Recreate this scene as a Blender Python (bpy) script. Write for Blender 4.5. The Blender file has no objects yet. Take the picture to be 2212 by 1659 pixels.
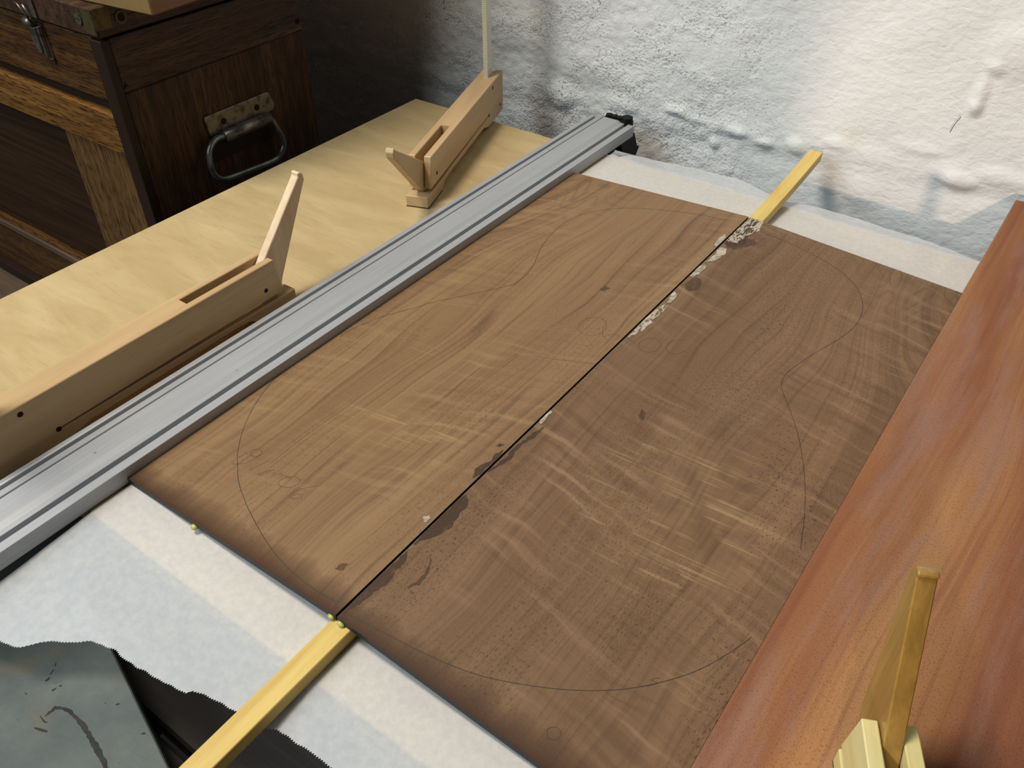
import bpy, bmesh, math, random
from mathutils import Vector, Matrix, noise
random.seed(7)
S = bpy.context.scene
COL = S.collection

# ------------------------------------------------------------------ camera
cam_d = bpy.data.cameras.new('camera'); cam = bpy.data.objects.new('camera', cam_d); COL.objects.link(cam)
cam_d.sensor_width = 36.0; cam_d.lens = 1839.67 / 2212 * 36.0; cam_d.clip_start = 0.01
right = Vector((0.80866965, 0.58822408, -0.00676979)); down = Vector((0.37433493, -0.52343171, -0.76543622)); fwd = Vector((-0.45379154, 0.61645087, -0.64347615))
m = Matrix((right, -down, -fwd)).transposed().to_4x4(); m.translation = Vector((0.2494, -0.1693, 0.4248))
cam.matrix_world = m
S.camera = cam

# ------------------------------------------------------------------ world and lights
wd = bpy.data.worlds.new('room_ambient'); S.world = wd; wd.use_nodes = True
wd.node_tree.nodes['Background'].inputs[0].default_value = (0.80, 0.90, 1.0, 1)
wd.node_tree.nodes['Background'].inputs[1].default_value = 0.018

def light(name, kind, loc, target, power, color, **kw):
    d = bpy.data.lights.new(name, kind); o = bpy.data.objects.new(name, d); COL.objects.link(o)
    d.energy = power; d.color = color
    for k, v in kw.items(): setattr(d, k, v)
    o.location = loc
    o.rotation_euler = (Vector(target) - Vector(loc)).to_track_quat('-Z', 'Y').to_euler()
    return o
light('window_daylight', 'AREA', (-1.0, -1.3, 1.35), (-0.2, 0.3, 0.0), 26, (0.76, 0.91, 1.0), shape='RECTANGLE', size=1.7, size_y=1.1)
light('ceiling_lamp', 'AREA', (-0.60, -0.20, 1.75), (-0.1, 0.25, 0.0), 22, (1.0, 0.92, 0.80), shape='RECTANGLE', size=0.45, size_y=0.45)
light('bench_spot_lamp', 'SPOT', (0.66, -1.865, 0.53), (0.42, 0.735, 0.12), 64, (1.0, 0.74, 0.54), spot_size=math.radians(20), spot_blend=0.25, shadow_soft_size=0.02)

S.view_settings.view_transform = 'Standard'; S.view_settings.look = 'None'
S.view_settings.exposure = 0.42; S.view_settings.gamma = 1.0; S.view_settings.use_curve_mapping = False

# ------------------------------------------------------------------ node helpers
class NT:
    def __init__(s, name):
        s.m = bpy.data.materials.new(name); s.m.use_nodes = True; s.t = s.m.node_tree
        s.b = s.t.nodes['Principled BSDF']; s.out = s.t.nodes['Material Output']
        s.co = s.t.nodes.new('ShaderNodeTexCoord').outputs['Object']
    def n(s, ty, **kw):
        nd = s.t.nodes.new('ShaderNode' + ty)
        for k, v in kw.items(): setattr(nd, k, v)
        return nd
    def put(s, sock, v):
        if hasattr(v, 'is_output'): s.t.links.new(v, sock)
        elif isinstance(v, (tuple, list)) and len(v) == 3 and sock.type == 'RGBA': sock.default_value = (*v, 1)
        else: sock.default_value = v
    def math(s, op, a, b=0.0, c=None, clamp=False):
        nd = s.n('Math', operation=op, use_clamp=clamp); s.put(nd.inputs[0], a); s.put(nd.inputs[1], b)
        if c is not None: s.put(nd.inputs[2], c)
        return nd.outputs[0]
    def map(s, scale=(1, 1, 1), rot=(0, 0, 0), loc=(0, 0, 0), src=None):
        nd = s.n('Mapping'); s.put(nd.inputs['Vector'], src or s.co); nd.inputs['Scale'].default_value = scale
        nd.inputs['Rotation'].default_value = rot; nd.inputs['Location'].default_value = loc
        return nd.outputs[0]
    def noise(s, vec, scale=1.0, detail=3.0, rough=0.5, dist=0.0):
        nd = s.n('TexNoise'); s.put(nd.inputs['Vector'], vec); nd.inputs['Scale'].default_value = scale
        nd.inputs['Detail'].default_value = detail; nd.inputs['Roughness'].default_value = rough; nd.inputs['Distortion'].default_value = dist
        return nd.outputs['Fac']
    def ramp(s, fac, *stops):
        nd = s.n('ValToRGB'); s.put(nd.inputs[0], fac); e = nd.color_ramp.elements
        while len(e) < len(stops): e.new(0.5)
        for el, (p, c) in zip(e, stops):
            el.position = p; el.color = (*c, 1) if isinstance(c, (tuple, list)) else (c, c, c, 1)
        return nd.outputs[0]
    def mix(s, fac, a, b, mode='MIX'):
        nd = s.n('Mix', data_type='RGBA', blend_type=mode); s.put(nd.inputs[0], fac); s.put(nd.inputs[6], a); s.put(nd.inputs[7], b)
        return nd.outputs[2]
    def smooth(s, v, a, b):
        nd = s.n('MapRange', interpolation_type='SMOOTHSTEP'); s.put(nd.inputs[0], v); nd.inputs[1].default_value = a; nd.inputs[2].default_value = b
        return nd.outputs[0]
    def xyz(s, src=None):
        nd = s.n('SeparateXYZ'); s.put(nd.inputs[0], src or s.co); return nd.outputs
    def bump(s, h, strength=0.3, dist=0.001):
        nd = s.n('Bump'); nd.inputs['Strength'].default_value = strength; nd.inputs['Distance'].default_value = dist
        s.put(nd.inputs['Height'], h); s.put(s.b.inputs['Normal'], nd.outputs[0])
    def done(s, col, rough=0.5, metal=0.0, spec=0.5):
        s.put(s.b.inputs['Base Color'], col); s.put(s.b.inputs['Roughness'], rough); s.b.inputs['Metallic'].default_value = metal
        s.b.inputs['Specular IOR Level'].default_value = spec
        return s.m

def plain(name, col, rough=0.5, metal=0.0, spec=0.5, var=0.12, scale=80):
    t = NT(name); f = t.noise(t.co, scale, 3)
    return t.done(t.mix(f, tuple(c * (1 - var) for c in col), tuple(min(1, c * (1 + var)) for c in col)), rough, metal, spec)

def wood(name, dark, mid, light, axis='y', ring=70, long=3, fleck=(0.5, 0.25), rough=0.5, spec=0.35, pore=None, bump=0.15):
    """straight-grained timber: rings across, stretched along the axis; pore = (colour, amount)"""
    t = NT(name)
    def st(a, b):
        v = {'x': (b, a, a), 'y': (a, b, a), 'z': (a, a, b)}[axis]; return t.map(v)
    warp = t.noise(t.map((4, 4, 4)), 1, 2)
    base = t.noise(st(ring, long), 1, 3, 0.55, 0.4)
    fine = t.noise(st(ring * 9, long * 7), 1, 2, 0.6)
    c = t.ramp(base, (0.30, dark), (0.50, mid), (0.72, light))
    c = t.mix(t.math('MULTIPLY', t.smooth(fine, 0.45, 0.75), fleck[0]), c, dark)
    c = t.mix(t.math('MULTIPLY', t.smooth(warp, 0.4, 0.7), fleck[1]), c, light)
    if pore:
        p = t.noise(st(ring * 7, long * 11), 1, 1, 0.5)
        c = t.mix(t.math('MULTIPLY', t.smooth(p, 0.54, 0.62), pore[1]), c, pore[0])
    t.bump(fine, bump, 0.0006)
    return t.done(c, rough, 0.0, spec)

# ------------------------------------------------------------------ materials
def walnut(name, tone, curl_amt, curl_tilt, pore_amt, line_amt, marks):
    t = NT(name); x, y, z = t.xyz()
    ax = t.math('ABSOLUTE', x); cb = t.n('CombineXYZ'); t.put(cb.inputs[0], ax); t.put(cb.inputs[1], y); cv = cb.outputs[0]
    w1 = t.noise(t.map((9, 3.0, 1), src=cv), 1, 2, 0.5)
    w2 = t.noise(t.map((26, 9.0, 1), src=cv), 1, 2, 0.5)
    # the far outer corner swirls into cathedral grain
    corner = t.math('MULTIPLY', t.smooth(y, 0.36, 0.56), t.smooth(ax, 0.06, 0.2))
    off = t.math('ADD', t.math('MULTIPLY', w1, 0.055), t.math('MULTIPLY', w2, 0.010))
    off = t.math('ADD', off, t.math('MULTIPLY', corner, t.math('MULTIPLY', w1, 0.16)))
    gx = t.math('ADD', ax, off)
    c2 = t.n('CombineXYZ'); t.put(c2.inputs[0], gx); t.put(c2.inputs[1], y); gv = c2.outputs[0]
    rings = t.noise(t.map((300, 3.2, 1), src=gv), 1, 4, 0.62)
    broad = t.noise(t.map((26, 1.7, 1), src=gv), 1, 3, 0.55)
    streak = t.noise(t.map((130, 1.6, 1), src=gv, loc=(5, 2, 0)), 1, 2, 0.5)
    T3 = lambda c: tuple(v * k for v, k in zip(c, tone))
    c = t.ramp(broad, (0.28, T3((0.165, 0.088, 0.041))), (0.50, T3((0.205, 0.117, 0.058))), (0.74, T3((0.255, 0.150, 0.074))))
    c = t.mix(t.math('MULTIPLY', t.smooth(rings, 0.52, 0.30), 0.50), c, T3((0.105, 0.056, 0.028)))
    c = t.mix(t.math('MULTIPLY', t.smooth(rings, 0.54, 0.78), 0.35), c, T3((0.315, 0.190, 0.098)))
    c = t.mix(t.math('MULTIPLY', t.smooth(streak, 0.62, 0.76), 0.50), c, T3((0.095, 0.050, 0.025)))
    rn = t.noise(t.map((19, 0.8, 1), src=gv, loc=(0.2, 3.1, 0)), 1, 1, 0.45)
    ln = t.math('ABSOLUTE', t.math('SUBTRACT', t.math('FRACT', t.math('MULTIPLY', rn, 8.0)), 0.5))
    brk = t.smooth(t.noise(t.map((40, 9, 1), src=gv), 1, 3), 0.40, 0.62)
    c = t.mix(t.math('MULTIPLY', t.math('MULTIPLY', t.smooth(ln, 0.10, 0.01), brk), line_amt), c, T3((0.085, 0.048, 0.026)))
    kn = t.noise(t.map((15, 10, 1), src=cv, loc=(2.6, 0.9, 0)), 1, 2, 0.5)
    kl = t.math('ABSOLUTE', t.math('SUBTRACT', t.math('FRACT', t.math('MULTIPLY', kn, 12.0)), 0.5))
    c = t.mix(t.math('MULTIPLY', t.math('MULTIPLY', t.smooth(kl, 0.22, 0.02), corner), 0.50), c, T3((0.100, 0.062, 0.034)))
    # curl figure, bands lying across the grain
    cw = t.noise(t.map((16, 24, 1), src=cv), 1, 2)
    yy = t.math('ADD', y, t.math('ADD', t.math('MULTIPLY', ax, curl_tilt), t.math('MULTIPLY', cw, 0.020)))
    c3 = t.n('CombineXYZ'); t.put(c3.inputs[0], ax); t.put(c3.inputs[1], yy)
    curl = t.noise(t.map((10, 118, 1), src=c3.outputs[0]), 1, 2, 0.5)
    patch = t.smooth(t.noise(t.map((9, 6, 1), src=cv, loc=(1.7, 0.4, 0)), 1, 2), 0.36, 0.62)
    c = t.mix(t.math('MULTIPLY', t.math('MULTIPLY', t.smooth(curl, 0.52, 0.74), patch), curl_amt), c, T3((0.37, 0.235, 0.130)))
    c = t.mix(t.math('MULTIPLY', t.math('MULTIPLY', t.smooth(curl, 0.48, 0.28), patch), curl_amt * 0.75), c, T3((0.095, 0.050, 0.026)))
    # pale scraper marks running nearly across the board
    ys = t.math('SUBTRACT', y, t.math('MULTIPLY', x, 0.10)); c4 = t.n('CombineXYZ'); t.put(c4.inputs[0], x); t.put(c4.inputs[1], ys)
    scr = t.noise(t.map((11, 480, 1), src=c4.outputs[0]), 1, 2, 0.5); zone = t.smooth(t.noise(t.map((11, 8, 1), loc=(0.3, 0.7, 0)), 1, 2), 0.56, 0.74)
    zx, zy, rx, ry = marks
    zd = t.math('ADD', t.math('POWER', t.math('DIVIDE', t.math('SUBTRACT', x, zx), rx), 2.0), t.math('POWER', t.math('DIVIDE', t.math('SUBTRACT', y, zy), ry), 2.0))
    zone = t.math('MAXIMUM', t.math('MULTIPLY', zone, 0.5), t.math('MULTIPLY', t.smooth(zd, 1.0, 0.1), t.smooth(t.noise(t.map((38, 60, 1), loc=(1.1, 0.2, 0)), 1, 2), 0.38, 0.62)))
    sm = t.math('MULTIPLY', t.smooth(scr, 0.54, 0.70), zone)
    c = t.mix(t.math('MULTIPLY', zone, 0.16), c, (0.38, 0.24, 0.105))
    c = t.mix(t.math('MULTIPLY', sm, 0.50), c, (0.44, 0.29, 0.145))
    # pores
    po = t.noise(t.map((1900, 330, 1), src=gv), 1, 1, 0.5); dens = t.noise(t.map((16, 7, 1), loc=(2, 1, 0)), 1, 2)
    pm = t.math('MULTIPLY', t.smooth(po, 0.59, 0.67), t.math('MULTIPLY', t.smooth(dens, 0.30, 0.65), pore_amt))
    c = t.mix(t.math('MULTIPLY', pm, 0.80), c, (0.040, 0.022, 0.013))
    # scorch left by the cutter along the near end
    bn = t.noise(t.map((60, 9, 1)), 1, 3); reach = t.math('ADD', 0.005, t.math('MULTIPLY', bn, 0.028))
    sc = t.math('SUBTRACT', 1.0, t.math('DIVIDE', y, reach), clamp=True)
    c = t.mix(t.math('POWER', sc, 0.75), c, (0.050, 0.020, 0.008))
    t.bump(t.math('SUBTRACT', rings, t.math('MULTIPLY', pm, 1.5)), 0.12, 0.0004)
    return t.done(c, 0.55, 0.0, 0.28)

M = {}
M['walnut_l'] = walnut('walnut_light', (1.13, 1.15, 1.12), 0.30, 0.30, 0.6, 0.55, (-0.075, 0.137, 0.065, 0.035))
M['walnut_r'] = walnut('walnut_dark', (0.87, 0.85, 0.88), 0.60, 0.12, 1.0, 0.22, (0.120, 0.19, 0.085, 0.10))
M['char'] = plain('charred_edge', (0.012, 0.013, 0.012), 0.6)
M['pencil'] = plain('graphite', (0.034, 0.022, 0.015), 0.6)
def stain(name, col, alpha, rough):
    t = NT(name); f = t.noise(t.map((160, 90, 1)), 1, 4, 0.65)
    t.put(t.b.inputs['Alpha'], t.math('MULTIPLY', t.smooth(f, 0.2, 0.55), alpha)); return t.done(col, rough)
M['stain'] = stain('dark_glue_stain', (0.062, 0.031, 0.017), 0.78, 0.4)
M['stain_soft'] = stain('soft_glue_stain', (0.085, 0.040, 0.020), 0.55, 0.45)
def flake(name, lo, hi, a0, a1):
    t = NT(name); f = t.noise(t.map((170, 80, 1)), 1, 3, 0.5, 2.2)
    t.put(t.b.inputs['Alpha'], t.smooth(f, a0, a1)); t.bump(f, 0.5, 0.0006)
    return t.done(t.ramp(f, (0.4, lo), (0.62, hi)), 0.45)
M['flake'] = flake('dried_glue', (0.26, 0.21, 0.15), (0.52, 0.46, 0.36), 0.20, 0.34)
M['crackle'] = flake('crackled_glue', (0.22, 0.16, 0.10), (0.50, 0.43, 0.33), 0.40, 0.50)
M['drop'] = plain('wet_glue_bead', (0.66, 0.60, 0.16), 0.08)
M['drop'].node_tree.nodes['Principled BSDF'].inputs['Transmission Weight'].default_value = 0.35

def ply():
    t = NT('birch_plywood')
    g = t.noise(t.map((9, 34, 1), rot=(0, 0, math.radians(4))), 1, 4, 0.6, 0.6)
    f = t.noise(t.map((30, 520, 1), rot=(0, 0, math.radians(4))), 1, 2, 0.6)
    b = t.noise(t.map((5, 9, 1)), 1, 3, 0.6)
    c = t.ramp(g, (0.30, (0.42, 0.305, 0.150)), (0.52, (0.485, 0.360, 0.183)), (0.74, (0.54, 0.415, 0.222)))
    c = t.mix(t.math('MULTIPLY', t.smooth(f, 0.58, 0.74), 0.45), c, (0.33, 0.215, 0.09))
    c = t.mix(t.math('MULTIPLY', t.smooth(b, 0.50, 0.72), 0.40), c, (0.42, 0.29, 0.135)); b2 = t.noise(t.map((22, 60, 1)), 1, 3, 0.6); c = t.mix(t.math('MULTIPLY', t.smooth(b2, 0.52, 0.72), 0.30), c, (0.40, 0.27, 0.12))
    t.bump(f, 0.12, 0.0004)
    return t.done(c, 0.55, 0.0, 0.3)
M['ply'] = ply()

def alu():
    t = NT('anodised_aluminium'); f = t.noise(t.map((900, 14, 900)), 1, 2); g = t.noise(t.co, 25, 3)
    s = t.noise(t.co, 160, 2)
    c = t.ramp(f, (0.3, (0.37, 0.375, 0.39)), (0.7, (0.43, 0.436, 0.452)))
    c = t.mix(t.math('MULTIPLY', t.smooth(s, 0.73, 0.78), 0.6), c, (0.16, 0.15, 0.14))
    return t.done(c, t.math('ADD', 0.46, t.math('MULTIPLY', g, 0.12)), 0.35, 0.4)
M['alu'] = alu()
M['black'] = plain('black_plastic', (0.005, 0.005, 0.005), 0.6, 0, 0.2)
M['dark_hole'] = plain('dark_hole', (0.020, 0.011, 0.005), 0.8, 0, 0.1)

def paper():
    t = NT('waxed_paper'); f = t.noise(t.co, 210, 4, 0.7); g = t.noise(t.co, 14, 3, 0.6)
    f = t.smooth(f, 0.3, 0.7); c = t.mix(f, (0.82, 0.85, 0.90), (1.0, 1.0, 1.0))
    c = t.mix(t.math('MULTIPLY', g, 0.3), c, (0.80, 0.83, 0.88))
    t.done(c, 0.45, 0, 0.3)
    tr = t.n('BsdfTransparent'); tl = t.n('BsdfTranslucent'); tl.inputs[0].default_value = (0.9, 0.9, 0.9, 1)
    m1 = t.n('MixShader'); m1.inputs[0].default_value = 0.28; m2 = t.n('MixShader'); m2.inputs[0].default_value = 0.34
    L = t.t.links
    L.new(t.b.outputs[0], m1.inputs[1]); L.new(tl.outputs[0], m1.inputs[2]); L.new(m1.outputs[0], m2.inputs[1]); L.new(tr.outputs[0], m2.inputs[2])
    L.new(m2.outputs[0], t.out.inputs['Surface'])
    return t.m
M['paper'] = paper()

M['maple'] = wood('maple', (0.42, 0.268, 0.132), (0.50, 0.338, 0.174), (0.57, 0.405, 0.222), 'y', 55, 4, (0.25, 0.2), 0.42, 0.4)
M['maple_y'] = wood('yellow_maple', (0.50, 0.42, 0.17), (0.60, 0.52, 0.24), (0.68, 0.60, 0.31), 'y', 55, 4, (0.25, 0.2), 0.38, 0.4)
M['maple_lever'] = wood('pale_maple', (0.58, 0.40, 0.24), (0.68, 0.50, 0.31), (0.76, 0.60, 0.38), 'z', 60, 4, (0.2, 0.2), 0.4, 0.4)
M['amber_lever'] = wood('amber_lacquered_maple', (0.16, 0.085, 0.016), (0.27, 0.155, 0.034), (0.36, 0.225, 0.062), 'z', 60, 4, (0.3, 0.3), 0.22, 0.6)
M['lining'] = plain('pad_lining', (0.075, 0.065, 0.03), 0.9, 0, 0.1, 0.6, 600)
M['steel_bar'] = plain('bright_steel', (0.70, 0.70, 0.56), 0.4, 0.35, 0.5, 0.05)
M['pine'] = wood('yellow_pine', (0.54, 0.345, 0.085), (0.66, 0.465, 0.13), (0.71, 0.53, 0.18), 'y', 120, 6, (0.3, 0.2), 0.5, 0.35)
def mahogany():
    t = NT('mahogany')
    rx = math.radians(0)
    w = t.noise(t.map((7, 2, 7)), 1, 2)
    x, y, z = t.xyz(); gx = t.math('ADD', x, t.math('MULTIPLY', w, 0.05)); cb = t.n('CombineXYZ'); t.put(cb.inputs[0], gx); t.put(cb.inputs[1], y); t.put(cb.inputs[2], z); gv = cb.outputs[0]
    broad = t.noise(t.map((30, 1.6, 8), src=gv), 1, 3, 0.6); fine = t.noise(t.map((330, 6, 60), src=gv), 1, 4, 0.65)
    dust = t.noise(t.map((34, 4.5, 20), src=gv, loc=(0.3, 0.1, 0)), 1, 6, 0.68); po = t.noise(t.map((2400, 700, 900), src=gv), 1, 1)
    c = t.ramp(broad, (0.32, (0.200, 0.072, 0.038)), (0.48, (0.275, 0.116, 0.053)), (0.66, (0.36, 0.178, 0.074)))
    c = t.mix(t.math('MULTIPLY', t.smooth(fine, 0.45, 0.72), 0.45), c, (0.185, 0.066, 0.038))
    c = t.mix(t.math('MULTIPLY', t.smooth(dust, 0.47, 0.66), 0.50), c, (0.270, 0.165, 0.130))
    c = t.mix(t.math('MULTIPLY', t.smooth(po, 0.58, 0.68), 0.55), c, (0.10, 0.035, 0.018))
    t.bump(fine, 0.2, 0.0005)
    return t.done(c, 0.7, 0, 0.12)
M['mahogany'] = mahogany()

OAK_PORE = ((0.006, 0.003, 0.002), 0.75)
M['oak_x'] = wood('fumed_oak_lengthwise', (0.030, 0.013, 0.005), (0.070, 0.030, 0.009), (0.110, 0.052, 0.015), 'x', 130, 5, (0.5, 0.3), 0.45, 0.22, OAK_PORE, 0.3)
M['oak_rail'] = wood('golden_oak_rail', (0.080, 0.034, 0.008), (0.170, 0.075, 0.017), (0.24, 0.115, 0.028), 'x', 130, 5, (0.4, 0.3), 0.45, 0.22, OAK_PORE, 0.3)
M['oak_z'] = wood('fumed_oak_upright', (0.020, 0.008, 0.004), (0.052, 0.023, 0.009), (0.095, 0.045, 0.017), 'z', 110, 4, (0.5, 0.3), 0.5, 0.2, OAK_PORE, 0.3)
M['oak_stile'] = wood('oak_stile', (0.050, 0.024, 0.008), (0.105, 0.052, 0.016), (0.165, 0.090, 0.032), 'z', 120, 6, (0.5, 0.3), 0.5, 0.2, OAK_PORE, 0.3)
M['oak_y'] = wood('fumed_oak_side_rail', (0.026, 0.013, 0.008), (0.052, 0.026, 0.014), (0.085, 0.045, 0.024), 'y', 130, 5, (0.5, 0.3), 0.5, 0.2, OAK_PORE, 0.3)
M['oak_panel'] = wood('dark_oak_panel', (0.014, 0.006, 0.003), (0.026, 0.012, 0.005), (0.040, 0.019, 0.008), 'x', 160, 6, (0.4, 0.3), 0.5, 0.2, None, 0.2)
M['oak_dark'] = plain('dark_oak_edge', (0.018, 0.009, 0.005), 0.55, 0, 0.2)
def metal(name, col, rust, amount, rough):
    t = NT(name); f = t.noise(t.co, 90, 4, 0.65)
    return t.done(t.mix(t.math('MULTIPLY', t.smooth(f, 0.45, 0.65), amount), col, rust), rough, 0.75)
M['nickel'] = metal('tarnished_nickel', (0.20, 0.18, 0.15), (0.05, 0.032, 0.020), 0.75, 0.36)
M['gunmetal'] = metal('gunmetal', (0.15, 0.16, 0.155), (0.05, 0.045, 0.04), 0.5, 0.32)
M['brass'] = metal('dull_brass', (0.10, 0.072, 0.032), (0.035, 0.022, 0.010), 0.75, 0.6)
M['beech'] = wood('orange_beech', (0.14, 0.060, 0.025), (0.19, 0.085, 0.036), (0.24, 0.12, 0.055), 'y', 50, 4, (0.3, 0.4), 0.5)
M['beech_end'] = plain('beech_end_grain', (0.20, 0.13, 0.048), 0.6, 0, 0.2, 0.25, 60)
M['bench'] = wood('black_stained_bench', (0.010, 0.008, 0.008), (0.020, 0.016, 0.015), (0.032, 0.026, 0.023), 'x', 60, 3, (0.4, 0.3), 0.6, 0.3)
M['shelf'] = wood('brown_shelf', (0.045, 0.027, 0.016), (0.085, 0.052, 0.032), (0.12, 0.078, 0.05), 'x', 40, 4, (0.4, 0.4), 0.6, 0.3)
def slate():
    t = NT('grey_green_slate'); g = t.noise(t.co, 22, 4, 0.6); f = t.noise(t.map((190, 420, 200), rot=(0, 0, 0.9)), 1, 3); r = t.noise(t.map((30, 30, 30), loc=(1, 2, 0)), 1, 3)
    c = t.ramp(g, (0.32, (0.062, 0.076, 0.072)), (0.52, (0.085, 0.101, 0.097)), (0.70, (0.118, 0.130, 0.116)))
    c = t.mix(t.math('MULTIPLY', t.smooth(r, 0.55, 0.75), 0.7), c, (0.115, 0.095, 0.062))
    c = t.mix(t.math('MULTIPLY', t.smooth(f, 0.70, 0.76), 0.8), c, (0.022, 0.026, 0.022))
    t.bump(f, 0.3, 0.0005)
    return t.done(c, 0.6, 0, 0.35)
M['slate'] = slate()
M['soot'] = stain('black_scuff', (0.014, 0.013, 0.011), 0.95, 0.7)

def plaster():
    t = NT('whitewashed_masonry')
    x, y, z = t.xyz(); left = t.smooth(x, 0.03, -0.20)
    a = t.noise(t.map((120, 60, 190), rot=(0, 0.35, 0)), 1, 2, 0.5, 0.4)                    # brushed orange peel
    b = t.noise(t.map((420, 300, 480)), 1, 3, 0.6)                                          # grit
    vo = t.n('TexVoronoi', feature='SMOOTH_F1'); t.put(vo.inputs['Vector'], t.map((330, 330, 380))); vo.inputs['Scale'].default_value = 1.0
    pim = t.smooth(vo.outputs['Distance'], 0.75, 0.10)                                      # pimples of lime
    zone = t.smooth(t.noise(t.map((14, 14, 18), loc=(4, 2, 1)), 1, 3, 0.6), 0.40, 0.62)
    p = t.noise(t.map((300, 300, 330), loc=(3, 1, 2)), 1, 2); g = t.noise(t.map((7, 7, 7)), 1, 3, 0.6); yl = t.noise(t.map((10, 10, 12), loc=(8, 3, 1)), 1, 3, 0.65)
    c = t.mix(g, (0.68, 0.685, 0.675), (0.77, 0.77, 0.757))
    c = t.mix(t.math('MULTIPLY', t.smooth(yl, 0.58, 0.75), 0.5), c, (0.72, 0.69, 0.56))
    pit = t.math('MULTIPLY', t.smooth(p, 0.62, 0.68), t.math('MULTIPLY', t.math('ADD', 0.03, left), t.math('ADD', 0.15, zone)))
    c = t.mix(t.math('MULTIPLY', pit, 0.6), c, (0.17, 0.165, 0.14))
    rough_left = t.math('MULTIPLY', left, t.math('ADD', 0.35, zone))
    h = t.math('ADD', t.math('MULTIPLY', a, t.math('SUBTRACT', 1.25, t.math('MULTIPLY', left, 0.70))), t.math('MULTIPLY', b, t.math('ADD', 0.14, t.math('MULTIPLY', left, 0.45))))
    h = t.math('ADD', h, t.math('MULTIPLY', pim, t.math('MULTIPLY', rough_left, 0.55)))
    h = t.math('SUBTRACT', h, t.math('MULTIPLY', pit, 0.9))
    t.bump(h, 0.50, 0.0016)
    return t.done(c, 0.85, 0, 0.1)
M['plaster'] = plaster()
M['concrete'] = plain('grey_concrete', (0.045, 0.043, 0.04), 0.8, 0, 0.2, 0.25, 12)

# ------------------------------------------------------------------ mesh helpers
def obj(name, verts, faces, mat, parent=None, smooth=False, mats=None, fmat=None, bevel=0.0, loc=None, seg=1, skip=None):
    me = bpy.data.meshes.new(name); me.from_pydata([tuple(v) for v in verts], [], faces)
    bm = bmesh.new(); bm.from_mesh(me)
    if fmat:
        bm.faces.ensure_lookup_table()
        for f in bm.faces: f.material_index = fmat(f)
    bmesh.ops.recalc_face_normals(bm, faces=bm.faces)
    if bevel:
        es = [e for e in bm.edges if len(e.link_faces) == 2 and e.calc_face_angle(0) > 0.5 and not (skip and skip(e))]
        bmesh.ops.bevel(bm, geom=es, offset=bevel, segments=seg, affect='EDGES', clamp_overlap=True)
    if smooth:
        for f in bm.faces: f.smooth = True
    bm.to_mesh(me); bm.free()
    for mm in (mats or [mat]): me.materials.append(M[mm])
    o = bpy.data.objects.new(name, me); COL.objects.link(o)
    if parent: o.parent = parent
    if loc: o.location = loc
    return o
def empty(name, loc=(0, 0, 0), rz=0.0):
    o = bpy.data.objects.new(name, None); COL.objects.link(o); o.location = loc; o.rotation_euler = (0, 0, rz); o.empty_display_size = 0.02; return o
def tag(o, label, cat, group=None):
    o['label'] = label; o['category'] = cat
    if group: o['group'] = group
    return o
def boxd(a, b):
    v = [(x, y, z) for x in (a[0], b[0]) for y in (a[1], b[1]) for z in (a[2], b[2])]
    f = [(0, 1, 3, 2), (4, 6, 7, 5), (0, 4, 5, 1), (2, 3, 7, 6), (0, 2, 6, 4), (1, 5, 7, 3)]
    return v, f
def box(name, a, b, mat, parent=None, bevel=0.0006, **kw):
    v, f = boxd(a, b); return obj(name, v, f, mat, parent, bevel=bevel, **kw)
def prismd(poly, a, b, axis):
    """polygon in the two other axes (in x,y,z order) swept from a to b along axis"""
    n = len(poly)
    def pt(p, h): return {'x': (h, p[0], p[1]), 'y': (p[0], h, p[1]), 'z': (p[0], p[1], h)}[axis]
    v = [pt(p, a) for p in poly] + [pt(p, b) for p in poly]
    f = [tuple(range(n)), tuple(range(2 * n - 1, n - 1, -1))] + [(i, (i + 1) % n, (i + 1) % n + n, i + n) for i in range(n)]
    return v, f
def prism(name, poly, a, b, axis, mat, parent=None, bevel=0.0, **kw):
    v, f = prismd(poly, a, b, axis); return obj(name, v, f, mat, parent, bevel=bevel, **kw)
def join(*ds):
    V, F = [], []
    for v, f in ds:
        k = len(V); V += list(v); F += [tuple(i + k for i in q) for q in f]
    return V, F
def cyld(c, r, h, axis='z', n=16, r2=None):
    r2 = r if r2 is None else r2; v = []
    for k, (hh, rr) in enumerate(((-h / 2, r), (h / 2, r2))):
        for i in range(n):
            a = 2 * math.pi * i / n; p, q = rr * math.cos(a), rr * math.sin(a)
            d = {'x': (hh, p, q), 'y': (p, hh, q), 'z': (p, q, hh)}[axis]
            v.append((c[0] + d[0], c[1] + d[1], c[2] + d[2]))
    f = [tuple(range(n)), tuple(range(2 * n - 1, n - 1, -1))] + [(i, (i + 1) % n, (i + 1) % n + n, i + n) for i in range(n)]
    return v, f
def tubed(pts, r, n=10, closed=False):
    """round rod through points"""
    P = [Vector(p) for p in pts]; v = []; up = Vector((0, 0, 1)); N = len(P)
    for i, p in enumerate(P):
        d = (P[min(i + 1, N - 1)] - P[max(i - 1, 0)]).normalized()
        a = d.cross(Vector((1, 0, 0)));  a = a.normalized() if a.length > 1e-4 else d.cross(Vector((0, 1, 0))).normalized()
        b = d.cross(a)
        v += [p + r * (a * math.cos(t) + b * math.sin(t)) for t in [2 * math.pi * k / n for k in range(n)]]
    f = [(i * n + k, i * n + (k + 1) % n, (i + 1) * n + (k + 1) % n, (i + 1) * n + k) for i in range(N - 1) for k in range(n)]
    f += [tuple(range(n))[::-1], tuple((N - 1) * n + k for k in range(n))]
    return v, f
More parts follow.
